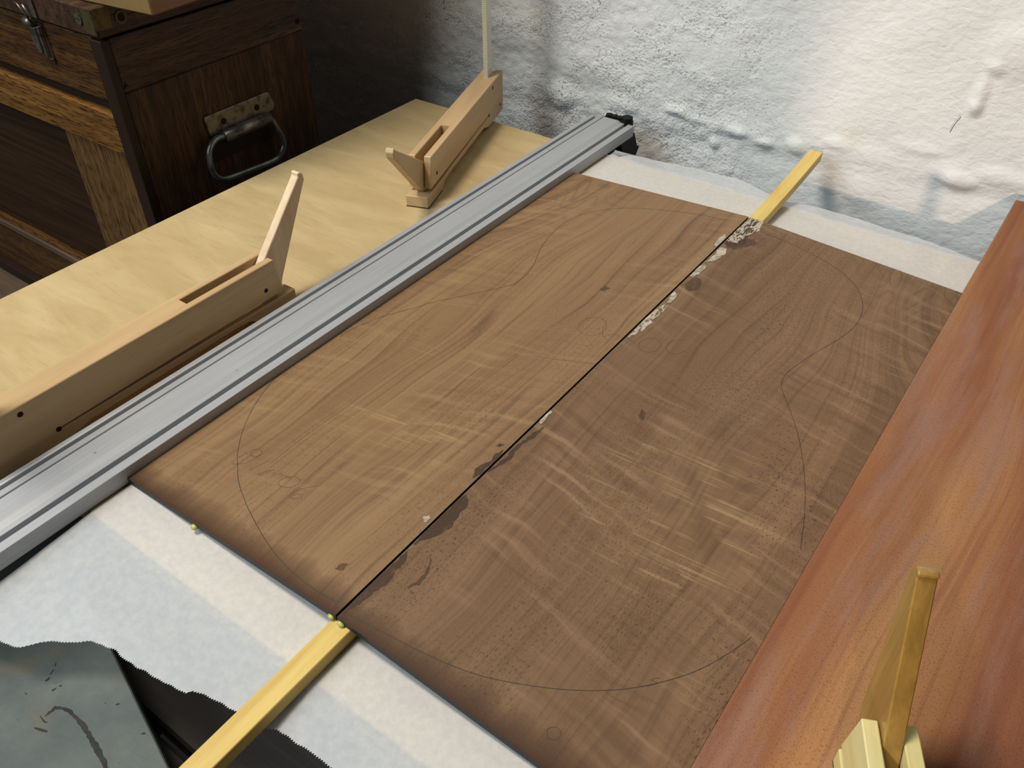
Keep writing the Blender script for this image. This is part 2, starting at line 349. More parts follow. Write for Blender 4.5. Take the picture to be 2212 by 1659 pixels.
def curve(pts, k=6):
    """Catmull-Rom through points"""
    P = [Vector(p) for p in pts]; P = [P[0] * 2 - P[1]] + P + [P[-1] * 2 - P[-2]]; out = []
    for i in range(1, len(P) - 2):
        a, b, c, d = P[i - 1:i + 3]
        for j in range(k):
            t = j / k; out.append(0.5 * ((2 * b) + (c - a) * t + (2 * a - 5 * b + 4 * c - d) * t * t + (3 * b - a - 3 * c + d) * t ** 3))
    out.append(P[-2]); return out

# ------------------------------------------------------------------ the setting
def axis_pts(lo, f0, f1, hi, fine, coarse):
    p = []; x = lo
    while x < f0 - 1e-6: p.append(x); x += coarse
    x = f0
    while x < f1 - 1e-6: p.append(x); x += fine
    x = f1
    while x < hi + 1e-6: p.append(x); x += coarse
    return p
WALL_Y = 0.738
BUMPS = [(-0.1197, -0.006, 0.0075, 0.0065, 0.0065), (0.1390, 0.110, 0.0050, 0.0055, 0.016), (0.1385, 0.098, 0.0050, 0.0060, 0.006), (0.143, 0.137, 0.004, 0.007, 0.006), (0.146, 0.024, 0.0075, 0.016, 0.008), (0.180, 0.036, 0.004, 0.02, 0.008),
         (-0.025, 0.016, 0.006, 0.009, 0.008), (0.018, 0.030, 0.003, 0.012, 0.006), (0.10, 0.046, 0.003, 0.02, 0.006), (-0.170, 0.022, 0.006, 0.013, 0.005), (-0.150, 0.017, 0.004, 0.014, 0.004), (-0.095, 0.014, 0.005, 0.012, 0.005), (-0.06, 0.010, 0.005, 0.010, 0.005),
         (-0.30, 0.05, 0.005, 0.05, 0.02), (-0.335, 0.005, 0.009, 0.018, 0.016), (-0.25, -0.01, 0.004, 0.03, 0.010), (-0.42, 0.07, 0.004, 0.05, 0.02), (0.155, 0.155, 0.004, 0.02, 0.02), (0.06, -0.01, 0.004, 0.02, 0.02)]
def wall_h(x, z):
    r = 1 / (1 + math.exp((x + 0.10) / 0.05))                       # rougher, crumbling to the left
    v = Vector((x, z, 0))
    h = 0.005 * noise.noise(v * 6) + 0.0018 * noise.noise(v * 17 + Vector((4, 1, 0)))
    h += (0.0004 + 0.0008 * r) * noise.fractal(Vector((x * 46, z * 62, 1.3)), 0.8, 2.1, 5)
    h += (0.0002 + 0.0010 * r) * noise.turbulence(Vector((x * 120, z * 160, 5.0)), 3, False)
    zz = 0.022 + 0.06 * x + 0.012 * noise.noise(Vector((x * 9, 7, 0)))  # a bed joint bulging along the wall
    g = math.exp(-((z - zz) / 0.013) ** 2); h += g * (0.0008 + 0.003 * max(0, noise.noise(Vector((x * 26, z * 30, 9)))))
    h -= 0.0015 * math.exp(-((z - zz + 0.022) / 0.008) ** 2) * (0.5 + noise.noise(Vector((x * 20, 3, 2))))
    for bx, bz, a, sx, sz in BUMPS:
        q = ((x - bx) / sx) ** 2 + ((z - bz) / sz) ** 2
        if q < 6: h += a * 0.62 * math.exp(-q * q * 0.5 - q * 0.3)
    return h
xs = axis_pts(-1.75, -0.80, 0.30, 1.20, 0.0030, 0.03); zs = axis_pts(-0.92, -0.14, 0.26, 1.0, 0.0030, 0.03)
wv = [(x, WALL_Y - wall_h(x, z), z) for z in zs for x in xs]; nx = len(xs)
wf = [(j * nx + i, j * nx + i + 1, (j + 1) * nx + i + 1, (j + 1) * nx + i) for j in range(len(zs) - 1) for i in range(nx - 1)]
k = len(wv); wv += [(xs[0], WALL_Y + 0.12, zs[0]), (xs[-1], WALL_Y + 0.12, zs[0]), (xs[-1], WALL_Y + 0.12, zs[-1]), (xs[0], WALL_Y + 0.12, zs[-1])]
wf.append((k, k + 3, k + 2, k + 1))
wall = obj('wall_back', wv, wf, 'plaster', smooth=True); wall['kind'] = 'structure'
br = curve([(0.1255, WALL_Y - 0.012, 0.074), (0.1275, WALL_Y - 0.0135, 0.083), (0.1305, WALL_Y - 0.0125, 0.091)], 4)
v, f = tubed(br, 0.00035, 6); obj('bristle', v, f, 'black', wall)
fl = box('floor', (-1.75, -2.2, -0.96), (1.2, WALL_Y + 0.12, -0.92), 'concrete', bevel=0); fl['kind'] = 'structure'

# ------------------------------------------------------------------ benches
wb = tag(empty('workbench', (0, 0, -0.92)), 'black-stained slatted workbench in shadow under the paper and plywood', 'workbench')
ZB = -0.085 + 0.92
for i in range(13):
    y0 = -0.30 + i * 0.062
    o = box('plank', (-0.215, -0.0285, -0.011), (0.43, 0.0285, 0.011), 'bench', wb, 0.002) if i == 0 else None
    if i == 0: P0 = o
    else: o = P0.copy(); COL.objects.link(o); o.parent = wb
    o.location = (0, y0, ZB - 0.011)
for x0 in (-0.17, 0.38):
    box('bearer', (x0 - 0.03, -0.33, ZB - 0.08), (x0 + 0.03, 0.48, ZB - 0.0222), 'bench', wb, 0.002)
    for y0 in (-0.28, 0.42): box('leg', (x0 - 0.035, y0 - 0.035, 0.0), (x0 + 0.035, y0 + 0.035, ZB - 0.081), 'bench', wb, 0.003)
for x0 in (-0.12, 0.10):
    tag(box('support_block', (x0 - 0.03, 0.02, -0.0845), (x0 + 0.03, 0.45, -0.0185), 'bench', None, 0.001), 'dark support block under the plywood, %s of the two' % ('nearer the aluminium rail' if x0 < 0 else 'nearer the mahogany plank'), 'wood block', 'blocks under the plywood')
lb = tag(empty('low_bench', (-1.05, 0.25, -0.92)), 'dusty brown low bench carrying the dark oak tool chest', 'bench')
box('bench_top', (-0.65, -0.5, 0.623), (0.50, 0.46, 0.657), 'shelf', lb, 0.002)
for x0 in (-0.58, 0.43):
    for y0 in (-0.43, 0.39): box('leg', (x0 - 0.03, y0 - 0.03, 0), (x0 + 0.03, y0 + 0.03, 0.6225), 'shelf', lb, 0.002)

sl = [(-0.205, -0.0543), (-0.02, -0.1068), (-0.05, -0.24), (-0.205, -0.24)]
slab = tag(prism('slate_slab', sl, -0.0848, -0.035, 'z', 'slate', None, 0.0008), 'grey-green slate slab with black scuffs at the lower left corner', 'stone slab')
random.seed(3)
def blob(pts, jit, sub=3, zz=0.0, closed=True):
    P = [Vector((p[0], p[1], 0)) for p in pts]; out = []
    for i in range(len(P)):
        a, b = P[i], P[(i + 1) % len(P)]
        for j in range(sub):
            q = a.lerp(b, j / sub); out.append((q.x + random.uniform(-jit, jit), q.y + random.uniform(-jit, jit)))
    return out
def decal(name, pts, z0, th, mat, parent, jit=0.0004, sub=3):
    poly = blob(pts, jit, sub); return prism(name, poly, z0, z0 + th, 'z', mat, parent)
sc = [(-0.1188, -0.1254), (-0.1195, -0.1223), (-0.1200, -0.1187), (-0.1171, -0.1165), (-0.1105, -0.1145), (-0.1038, -0.1143), (-0.0967, -0.1144), (-0.0895, -0.1157), (-0.0821, -0.1167), (-0.0743, -0.1180), (-0.0679, -0.1200), (-0.0604, -0.1221), (-0.0623, -0.1240), (-0.0705, -0.1221), (-0.0766, -0.1209), (-0.0826, -0.1196), (-0.0892, -0.1181), (-0.0959, -0.1171), (-0.1035, -0.1161), (-0.1099, -0.1161), (-0.1153, -0.1176), (-0.1176, -0.1196), (-0.1179, -0.1232)]
decal('scuff', sc, -0.0349, 0.00006, 'soot', slab, 0.0004, 4)
for q in ([(-0.1217, -0.1269), (-0.1169, -0.1271), (-0.1134, -0.1265), (-0.1155, -0.1279), (-0.1191, -0.1274)], [(-0.1177, -0.1329), (-0.1146, -0.1312), (-0.1092, -0.1293), (-0.1089, -0.1304), (-0.1128, -0.1322), (-0.1161, -0.1330)], [(-0.1397, -0.1128), (-0.1398, -0.1099), (-0.1382, -0.1103), (-0.1384, -0.1125)], [(-0.1308, -0.1140), (-0.1299, -0.1114), (-0.1292, -0.1119), (-0.1296, -0.1139)], [(-0.1299, -0.1099), (-0.1288, -0.1081), (-0.1283, -0.1095)], [(-0.1412, -0.1088), (-0.1425, -0.1054), (-0.1417, -0.1056), (-0.1405, -0.1083)], [(-0.1440, -0.1040), (-0.1454, -0.1021), (-0.1444, -0.1025), (-0.1432, -0.1038)], [(-0.0921, -0.0971), (-0.0912, -0.0954), (-0.0902, -0.0958), (-0.0911, -0.0972)], [(-0.0649, -0.0995), (-0.0641, -0.0977), (-0.0623, -0.0979), (-0.0637, -0.0992)], [(-0.1425, -0.1242), (-0.1402, -0.1237), (-0.1402, -0.1244)]):
    decal('scuff', q, -0.0349, 0.00006, 'soot', slab, 0.0001, 2)

# ------------------------------------------------------------------ plywood, paper, stick, fence
tag(box('plywood_board', (-0.4885, -0.0308, -0.018), (0.42, 0.6292, 0.0), 'ply', None, 0.0008), 'pale birch plywood work board under everything on the bench', 'plywood board')

def lerp_tab(tab, x):
    if x <= tab[0][0]: return tab[0][1]
    for (a, b), (c, d) in zip(tab, tab[1:]):
        if x <= c: return b + (d - b) * (x - a) / (c - a)
    return tab[-1][1]
NEAR = [(-0.1985, -0.128), (-0.1601, -0.1172), (-0.1521, -0.116), (-0.1456, -0.1127), (-0.1393, -0.1048), (-0.1344, -0.1004), (-0.1245, -0.0947), (-0.1137, -0.0866), (-0.0995, -0.0825), (-0.0881, -0.0827), (-0.0699, -0.0804), (-0.0544, -0.0781), (-0.0420, -0.0756), (-0.0410, -0.0732), (-0.034, -0.0705), (-0.0147, -0.0674), (0.0048, -0.065), (0.0146, -0.0609), (0.0278, -0.0601), (0.0402, -0.0589), (0.052, -0.059), (0.2, -0.062)]
FAR = [(-0.1985, 0.626), (-0.1960, 0.634), (-0.186, 0.631), (-0.182, 0.648), (-0.1725, 0.6522), (-0.1501, 0.6549), (-0.1111, 0.6655), (-0.0783, 0.6676), (-0.0606, 0.672), (-0.0315, 0.660), (0.0038, 0.6421), (0.0206, 0.6503), (0.0437, 0.6545), (0.0772, 0.6547), (0.1111, 0.6502), (0.1472, 0.6486), (0.1747, 0.6419), (0.2, 0.6326)]
XN = 500; YE, YF = -0.0308, 0.6292
pv = []; rows = [i / 12 for i in range(12)] + [1 + i / 20 for i in range(20)] + [2 + i / 8 for i in range(9)]
for i in range(XN + 1):
    x = -0.1985 + 0.398 * i / XN
    yn = lerp_tab(NEAR, x) + 0.0009 * noise.noise(Vector((x * 160, 0, 0))) + (0.0005 if i % 2 else -0.0005)
    yf = lerp_tab(FAR, x) + 0.0010 * noise.noise(Vector((x * 120, 5, 0)))
    yf = max(yf, YF + 0.001) if x > -0.19 else yf
    for r in rows:
        y = yn + (YE - yn) * r if r < 1 else (YE + (min(YF, yf) - YE) * (r - 1) if r < 2 else min(YF, yf) + (yf - min(YF, yf)) * (r - 2))
        z = 0.0004
        if y < YE: d = YE - y; z -= 0.068 * d * min(1, d / 0.01) + 0.0008 * noise.noise(Vector((x * 30, y * 30, 2))) * min(1, d / 0.02)
        if y > YF: d = y - YF; z -= 0.16 * d * min(1, d / 0.008)
        pv.append((x, y, z))
nr = len(rows)
pf = [(i * nr + j, (i + 1) * nr + j, (i + 1) * nr + j + 1, i * nr + j + 1) for i in range(XN) for j in range(nr - 1)]
tag(obj('waxed_paper', pv, pf, 'paper', smooth=True), 'translucent white waxed paper sheet with torn ends under the walnut boards', 'paper')

# stick under the seam: straight below the boards, its free far end lifts towards the wall
path = [(0.0032, -0.30, 0.0006), (0.0032, 0.10, 0.0006), (0.0034, 0.40, 0.0006), (0.0038, 0.50, 0.0006), (0.0042, 0.560, 0.0006), (0.0046, 0.60, 0.0036), (0.0050, 0.66, 0.0098), (0.0050, 0.718, 0.0160)]
pp = curve(path, 5); sv = []
for p in pp:
    hw = 0.0070
    sv += [(p.x - hw, p.y, p.z), (p.x + hw, p.y, p.z), (p.x + hw, p.y, p.z + 0.0098), (p.x - hw, p.y, p.z + 0.0098)]
n = len(pp)
sf = [(4 * i + k, 4 * i + (k + 1) % 4, 4 * i + 4 + (k + 1) % 4, 4 * i + 4 + k) for i in range(n - 1) for k in range(4)] + [(3, 2, 1, 0), (4 * n - 4, 4 * n - 3, 4 * n - 2, 4 * n - 1)]
tag(obj('spacer_stick', sv, sf, 'pine', bevel=0.0005), 'yellow square pine stick running under the seam of the walnut boards', 'stick')

H = 0.0137; fp = [(-0.2005, 0.0010), (-0.2005, H), (-0.2080, H), (-0.2092, H - 0.0016), (-0.2098, H - 0.0065), (-0.2128, H - 0.0065), (-0.2130, H - 0.0002), (-0.2176, H - 0.0002), (-0.2218, H + 0.0016), (-0.2410, H + 0.0016), (-0.2411, H + 0.0002), (-0.2424, H + 0.0002), (-0.2425, H + 0.0016), (-0.2480, H + 0.0016), (-0.2496, H - 0.0010), (-0.2502, H - 0.0065), (-0.2540, H - 0.0065), (-0.2542, H - 0.0004), (-0.2556, H), (-0.2590, H), (-0.2590, 0.0010)]
fence = tag(empty('guide_rail', (-0.23, 0.25, 0.0)), 'long grooved silver aluminium guide rail beside the left walnut board', 'guide rail')
prism('rail', [(a + 0.23, b) for a, b in fp], -0.46, 0.437, 'y', 'alu', fence, 0.00025)
jaw = [(0.412, 0.0009), (0.421, -0.0138), (0.4555, -0.0310), (0.4630, -0.0215), (0.4575, -0.0195), (0.4475, 0.0009)]
prism('end_jaw', jaw, 0.004, 0.026, 'x', 'black', fence, 0.0008)
prism('jaw_foot', [(0.383, 0.0009), (0.390, -0.006), (0.401, -0.0065), (0.405, 0.0009)], 0.006, 0.026, 'x', 'black', fence, 0.0006)
capm = join(boxd((-0.012, 0.4373, 0.0015), (0.0225, 0.448, 0.0148)), *[cyld((x0, 0.4440, 0.0148), 0.0042, 0.004, 'z', 12) for x0 in (-0.008, -0.001, 0.006)], cyld((0.0165, 0.4430, 0.0152), 0.0068, 0.008, 'z', 14))
obj('end_cap', *capm, 'black', fence)

# ------------------------------------------------------------------ walnut boards
W, HH, T = 0.2005, 0.0112, 0.0048
PL={
 'outA':[(-0.0162,0.5421),(-0.0421,0.5398),(-0.0749,0.5311),(-0.1062,0.5182),(-0.1295,0.4992),(-0.1442,0.4747),(-0.1465,0.4476),(-0.1434,0.4246),(-0.1379,0.404),(-0.1273,0.3784),(-0.1223,0.3595),(-0.1226,0.3403),(-0.1296,0.3278),(-0.1365,0.3182),(-0.1499,0.2991),(-0.1636,0.2808),(-0.1748,0.2601),(-0.1879,0.2368),(-0.1961,0.2094),(-0.1963,0.1984)],
 'outB':[(-0.2001,0.138),(-0.1973,0.1247),(-0.1868,0.0997),(-0.1713,0.0758),(-0.1549,0.0575),(-0.1493,0.0529),(-0.1342,0.0412),(-0.1176,0.0321),(-0.1017,0.0249),(-0.0821,0.0173),(-0.0637,0.0116),(-0.0465,0.0081),(-0.0291,0.0065),(-0.0136,0.0064),(-0.0068,0.0071)],
 'zero1':[(-0.0214,0.3296),(-0.0196,0.3264),(-0.0186,0.3227),(-0.0184,0.3189),(-0.019,0.3153),(-0.0205,0.3121),(-0.0227,0.3096),(-0.0254,0.308),(-0.0284,0.3074),(-0.0314,0.3078),(-0.0343,0.3094),(-0.0368,0.3118),(-0.0388,0.315),(-0.0399,0.3186),(-0.0402,0.3225),(-0.0395,0.3262),(-0.0381,0.3295),(-0.0358,0.3321),(-0.0331,0.3337),(-0.03,0.3343),(-0.0268,0.3337),(-0.0239,0.3321),(-0.0214,0.3296)],
 'six1':[(-0.0226,0.3305),(-0.0209,0.3237),(-0.0166,0.3157),(-0.0099,0.3111),(-0.0044,0.3135),(-0.004,0.3193),(-0.0082,0.3216),(-0.0115,0.3171),(-0.0136,0.314)],
 'line1':[(-0.0466,0.2628),(-0.0337,0.266),(-0.0196,0.2716),(-0.007,0.2763),(0.0029,0.2789)],
 'zero2':[(-0.0986,0.064),(-0.0977,0.0629),(-0.0972,0.0615),(-0.0973,0.0599),(-0.0979,0.0583),(-0.0989,0.0567),(-0.1003,0.0553),(-0.102,0.0542),(-0.1038,0.0535),(-0.1056,0.0532),(-0.1073,0.0534),(-0.1086,0.054),(-0.1096,0.0551),(-0.1101,0.0565),(-0.11,0.058),(-0.1094,0.0597),(-0.1084,0.0613),(-0.107,0.0627),(-0.1052,0.0639),(-0.1034,0.0646),(-0.1016,0.0648),(-0.0999,0.0646),(-0.0986,0.064)],
 'six2':[(-0.0854,0.0669),(-0.0897,0.0617),(-0.093,0.0567),(-0.0939,0.0519),(-0.0924,0.0494),(-0.0887,0.0505),(-0.0863,0.0534),(-0.0877,0.0552),(-0.091,0.0538),(-0.0922,0.0509)],
 'scr1':[(-0.116,0.0604),(-0.1097,0.0616),(-0.1053,0.0622)],
 'scr2':[(-0.1211,0.0615),(-0.1256,0.0563),(-0.1276,0.0518),(-0.1244,0.0541),(-0.1221,0.0601)],
 'scr3':[(-0.1505,0.0491),(-0.1444,0.0531),(-0.1422,0.0591),(-0.1409,0.0661),(-0.1423,0.069),(-0.1474,0.0693),(-0.149,0.0655),(-0.1463,0.0626),(-0.1417,0.0633),(-0.1412,0.0674)],
 'scr4':[(-0.1519,0.0559),(-0.1501,0.0624),(-0.1494,0.0676)],
 'scr5':[(-0.1352,0.0515),(-0.1333,0.0595),(-0.1315,0.066)],
}
PR={
 'outC':[(0.0011,0.0034),(0.0083,0.0054),(0.0267,0.0083),(0.0478,0.0111),(0.0674,0.0148),(0.0855,0.0198),(0.1017,0.0268),(0.122,0.0376),(0.139,0.049),(0.1548,0.0625),(0.1698,0.0801),(0.1806,0.0969),(0.1892,0.1165),(0.1942,0.1312)],
 'outD':[(0.193,0.2072),(0.185,0.2334),(0.1765,0.2565),(0.1656,0.2798),(0.1524,0.3034),(0.1388,0.3229),(0.1265,0.3386),(0.1214,0.3491),(0.1205,0.362),(0.1234,0.3783),(0.1294,0.4018),(0.1371,0.4274),(0.1417,0.4527),(0.1402,0.4741),(0.1352,0.4909),(0.1244,0.5082),(0.1111,0.5199),(0.0936,0.5291),(0.0715,0.5353),(0.0469,0.5403),(0.0242,0.5392)],
 'zero3':[(0.0269,0.3316),(0.0279,0.3293),(0.0283,0.3266),(0.0281,0.3238),(0.0273,0.3211),(0.026,0.3188),(0.0242,0.3169),(0.0221,0.3157),(0.0199,0.3152),(0.0178,0.3156),(0.0158,0.3166),(0.0143,0.3184),(0.0132,0.3207),(0.0127,0.3234),(0.0129,0.3262),(0.0137,0.3289),(0.015,0.3313),(0.0168,0.3332),(0.019,0.3345),(0.0212,0.3349),(0.0234,0.3346),(0.0253,0.3334),(0.0269,0.3316)],
 'six3':[(0.039,0.3487),(0.0328,0.3423),(0.0313,0.3336),(0.0357,0.3269),(0.0425,0.328),(0.0461,0.3366)],
 'oval':[(0.1513,0.5462),(0.1519,0.5416),(0.1521,0.5373),(0.1519,0.5337),(0.1512,0.5311),(0.1502,0.5296),(0.149,0.5294),(0.1475,0.5304),(0.146,0.5326),(0.1446,0.5359),(0.1433,0.54),(0.1423,0.5445),(0.1417,0.5492),(0.1414,0.5536),(0.1416,0.5573),(0.1423,0.5601),(0.1433,0.5616),(0.1446,0.5619),(0.1461,0.5607),(0.1476,0.5584),(0.1491,0.555),(0.1504,0.5508),(0.1513,0.5462)],
 'circ':[(0.1391,0.0198),(0.1395,0.0189),(0.1396,0.0179),(0.1395,0.0169),(0.1391,0.016),(0.1385,0.0152),(0.1377,0.0145),(0.1368,0.0142),(0.1358,0.0141),(0.1349,0.0143),(0.1341,0.0148),(0.1334,0.0155),(0.133,0.0164),(0.1328,0.0173),(0.1329,0.0184),(0.1333,0.0193),(0.1339,0.0201),(0.1347,0.0207),(0.1357,0.0211),(0.1367,0.0212),(0.1376,0.021),(0.1384,0.0205),(0.1391,0.0198)],
 'line2':[(0.1615,0.0691),(0.1652,0.0742),(0.1615,0.0738),(0.1646,0.0777)],
}
SL={
 'stain_a':[(-0.003,0.1277),(-0.0076,0.1392),(-0.0029,0.1484),(-0.0049,0.1559),(-0.0019,0.1629),(-0.0006,0.1574),(-0.0009,0.1435),(-0.0013,0.1324)],
 'spot':[(-0.0248,0.0243),(-0.0245,0.0294),(-0.0207,0.031),(-0.02,0.0266),(-0.0215,0.0237)],
 'spot2':[(-0.0544,0.3724),(-0.0527,0.3796),(-0.0471,0.3781),(-0.0491,0.3708)],
 'stain_c':[(-0.0096,0.1634),(-0.0078,0.1671),(-0.004,0.167),(-0.0069,0.1635)],
 'flake_a':[(-0.004,0.491),(-0.0068,0.5058),(-0.0041,0.5161),(-0.0001,0.5098),(0.0,0.5027),(0.0002,0.4889)],
 'flake_s':[(-0.0049,0.0813),(-0.0073,0.0852),(-0.0051,0.0877),(-0.0029,0.0866),(-0.003,0.0826)],
}
SR={
 'stain_d':[(0.0002,0.0009),(-0.0,0.0105),(-0.0003,0.0249),(0.0,0.0373),(0.0013,0.049),(0.0022,0.0586),(0.0059,0.0506),(0.0065,0.0433),(0.0075,0.0346),(0.0061,0.0252),(0.0048,0.0142),(0.0025,0.0045)],
 'stain_e':[(0.0006,0.0644),(0.0009,0.0792),(0.0007,0.0876),(0.0006,0.0962),(0.0004,0.1094),(0.0019,0.1163),(0.0086,0.109),(0.0092,0.0985),(0.0113,0.0873),(0.0088,0.078),(0.0046,0.0727),(0.0028,0.0648)],
 'stain_f':[(-0.0,0.1347),(0.0026,0.1526),(0.0018,0.1659),(0.0023,0.1753),(0.0039,0.1857),(0.005,0.1973),(0.0078,0.1981),(0.0075,0.1859),(0.0046,0.1745),(0.006,0.1577),(0.0038,0.1462)],
 'crescent':[(0.0179,0.0389),(0.0204,0.0445),(0.0204,0.0521),(0.0177,0.0597),(0.014,0.0657),(0.0192,0.0609),(0.0224,0.0527),(0.0238,0.0443),(0.0209,0.0411),(0.0205,0.0387)],
 'stain_g':[(0.0035,0.4181),(0.0056,0.4343),(0.013,0.4328),(0.0169,0.418),(0.0098,0.4099)],
 'stain_h':[(0.0022,0.5012),(0.0037,0.5105),(0.0128,0.5196),(0.0213,0.525),(0.0261,0.5176),(0.0191,0.5056),(0.0144,0.497),(0.007,0.4941)],
 'smear':[(0.0024,0.3195),(0.0007,0.3447),(0.0007,0.3661),(0.0031,0.3802),(0.0069,0.3813),(0.0077,0.368),(0.0076,0.3466),(0.0056,0.3291)],
 'patch':[(-0.0003,0.5591),(0.0147,0.5612),(0.0182,0.5421),(0.0139,0.5286),(0.0112,0.5166),(0.0107,0.5082),(0.0038,0.5057),(0.0005,0.5078),(0.0003,0.5306)],
 'flake_b':[(0.0024,0.4608),(0.003,0.4778),(0.0011,0.4914),(0.0075,0.4929),(0.0106,0.4818),(0.0079,0.4676)],
 'flake_c':[(0.0016,0.4319),(0.0007,0.4481),(0.0024,0.4574),(0.0062,0.454),(0.0063,0.4391),(0.0037,0.4319)],
 'flake_d':[(0.0041,0.384),(0.0018,0.3939),(0.0018,0.4017),(0.006,0.4),(0.0069,0.3921),(0.0066,0.3849)],
 'flake_e':[(0.0013,0.1988),(-0.0013,0.2065),(0.0004,0.2149),(0.0029,0.214),(0.003,0.2057),(0.0037,0.198)],
 'spot3':[(0.0532,0.2494),(0.0523,0.2572),(0.0563,0.2548),(0.0601,0.2465),(0.0577,0.2461)],
}

def plate(side, label, wm):
    name = 'walnut_board'
    x0, x1 = (-W, -0.0004) if side < 0 else (0.0004, W)
    o = box(name, (x0, 0, 0), (x1, 0.56, T), None, None, 0.0002, mats=[wm, 'char'], fmat=lambda f: 0 if abs(f.normal.z) > 0.5 else 1)
    for p in o.data.polygons: p.material_index = 0 if abs(p.normal.z) > 0.8 else 1
    o.location = (0, 0, HH); o.rotation_euler = (0, side * math.asin((HH - 0.0008) / W), 0)
    return tag(o, label, 'wood board', 'bookmatched walnut boards')
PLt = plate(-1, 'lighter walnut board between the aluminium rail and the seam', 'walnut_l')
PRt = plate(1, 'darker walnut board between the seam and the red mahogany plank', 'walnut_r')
def ribbon(pts, wd, parent, dark=1.0):
    C = curve([(a, b, 0) for a, b in pts], 5); v = []
    for i, p in enumerate(C):
        d = (C[min(i + 1, len(C) - 1)] - C[max(i - 1, 0)]); d = d.normalized() if d.length else Vector((1, 0, 0))
        nrm = Vector((-d.y, d.x, 0)) * wd / 2 * (0.8 + 0.3 * noise.noise(p * 300))
        v += [p + nrm + Vector((0, 0, T + 0.00005)), p - nrm + Vector((0, 0, T + 0.00005))]
    f = [(2 * i, 2 * i + 1, 2 * i + 3, 2 * i + 2) for i in range(len(C) - 1)]
    return obj('pencil_line', v, f, 'pencil', parent)
for D, par, sd in ((PL, PLt, -1), (PR, PRt, 1)):
    for key, pts in D.items():
        pts = [(min(a, -0.0006) if sd < 0 else max(a, 0.0006), b) for a, b in pts]
        ribbon(pts, 0.00056 if key.startswith('out') else 0.00032, par)
KIND = {'flake': ('glue_flake', 'flake', 0.00035, 0.0006), 'patch': ('glue_patch', 'crackle', 0.00025, 0.0008), 'smear': ('glue_patch', 'crackle', 0.00012, 0.0008), 'stain': ('glue_stain', 'stain', 0.00006, 0.0009), 'spot': ('stain_spot', 'stain_soft', 0.00006, 0.0006), 'crescent': ('stain_spot', 'stain_soft', 0.00006, 0.0004)}
for D, par, sd in ((SL, PLt, -1), (SR, PRt, 1)):
    for key, pts in D.items():
        nm, mt, th, jit = KIND[key.split('_')[0].rstrip('0123456789')]
        if key in ('stain_g', 'stain_h'): mt = 'stain_soft'
        poly = blob(pts, jit, 4); lim = 0.0007
        poly = [(min(a, -lim) if sd < 0 else max(a, lim), min(b, 0.5595)) for a, b in poly]
        if nm in ('glue_stain', 'stain_spot'): obj(nm, [(a, b, T + 0.00003) for a, b in poly], [tuple(range(len(poly)))], mt, par)   # soaked into the wood: no thickness
        else: prism(nm, poly, T + 0.00003, T + 0.00003 + th, 'z', mt, par)
# a dark line of squeezed-out glue under the whitish crackle
st = blob([(0.0012, 0.500), (0.0012, 0.556), (0.012, 0.558), (0.017, 0.543), (0.014, 0.525), (0.018, 0.512), (0.008, 0.498)], 0.0005, 4)
obj('glue_stain', [(a, b, T + 0.000015) for a, b in st], [tuple(range(len(st)))], 'stain', PRt)
def bead(loc, r, par, sx=1.0):
    bm = bmesh.new(); bmesh.ops.create_icosphere(bm, subdivisions=3, radius=r)
    for vv in bm.verts:
        vv.co.z *= 0.85; vv.co.x *= sx
        vv.co += vv.co.normalized() * 0.0003 * noise.noise(vv.co * 500)
    v = [q.co + Vector(loc) for q in bm.verts]; f = [tuple(q.index for q in fc.verts) for fc in bm.faces]; bm.free()
    return obj('glue_bead', v, f, 'drop', par, smooth=True)
bead((-0.1285, -0.0006, 0.0006), 0.0022, PLt, 1.2); bead((-0.0042, -0.0004, 0.0014), 0.0016, PLt, 1.5); bead((0.0034, -0.0004, 0.0008), 0.0018, PRt, 1.5)

# ------------------------------------------------------------------ mahogany plank
tag(box('mahogany_plank', (0.2032, -0.06, 0.0008), (0.395, 0.715, 0.030), 'mahogany', None, 0.0012), 'thick reddish mahogany plank laid along the right walnut board', 'plank')

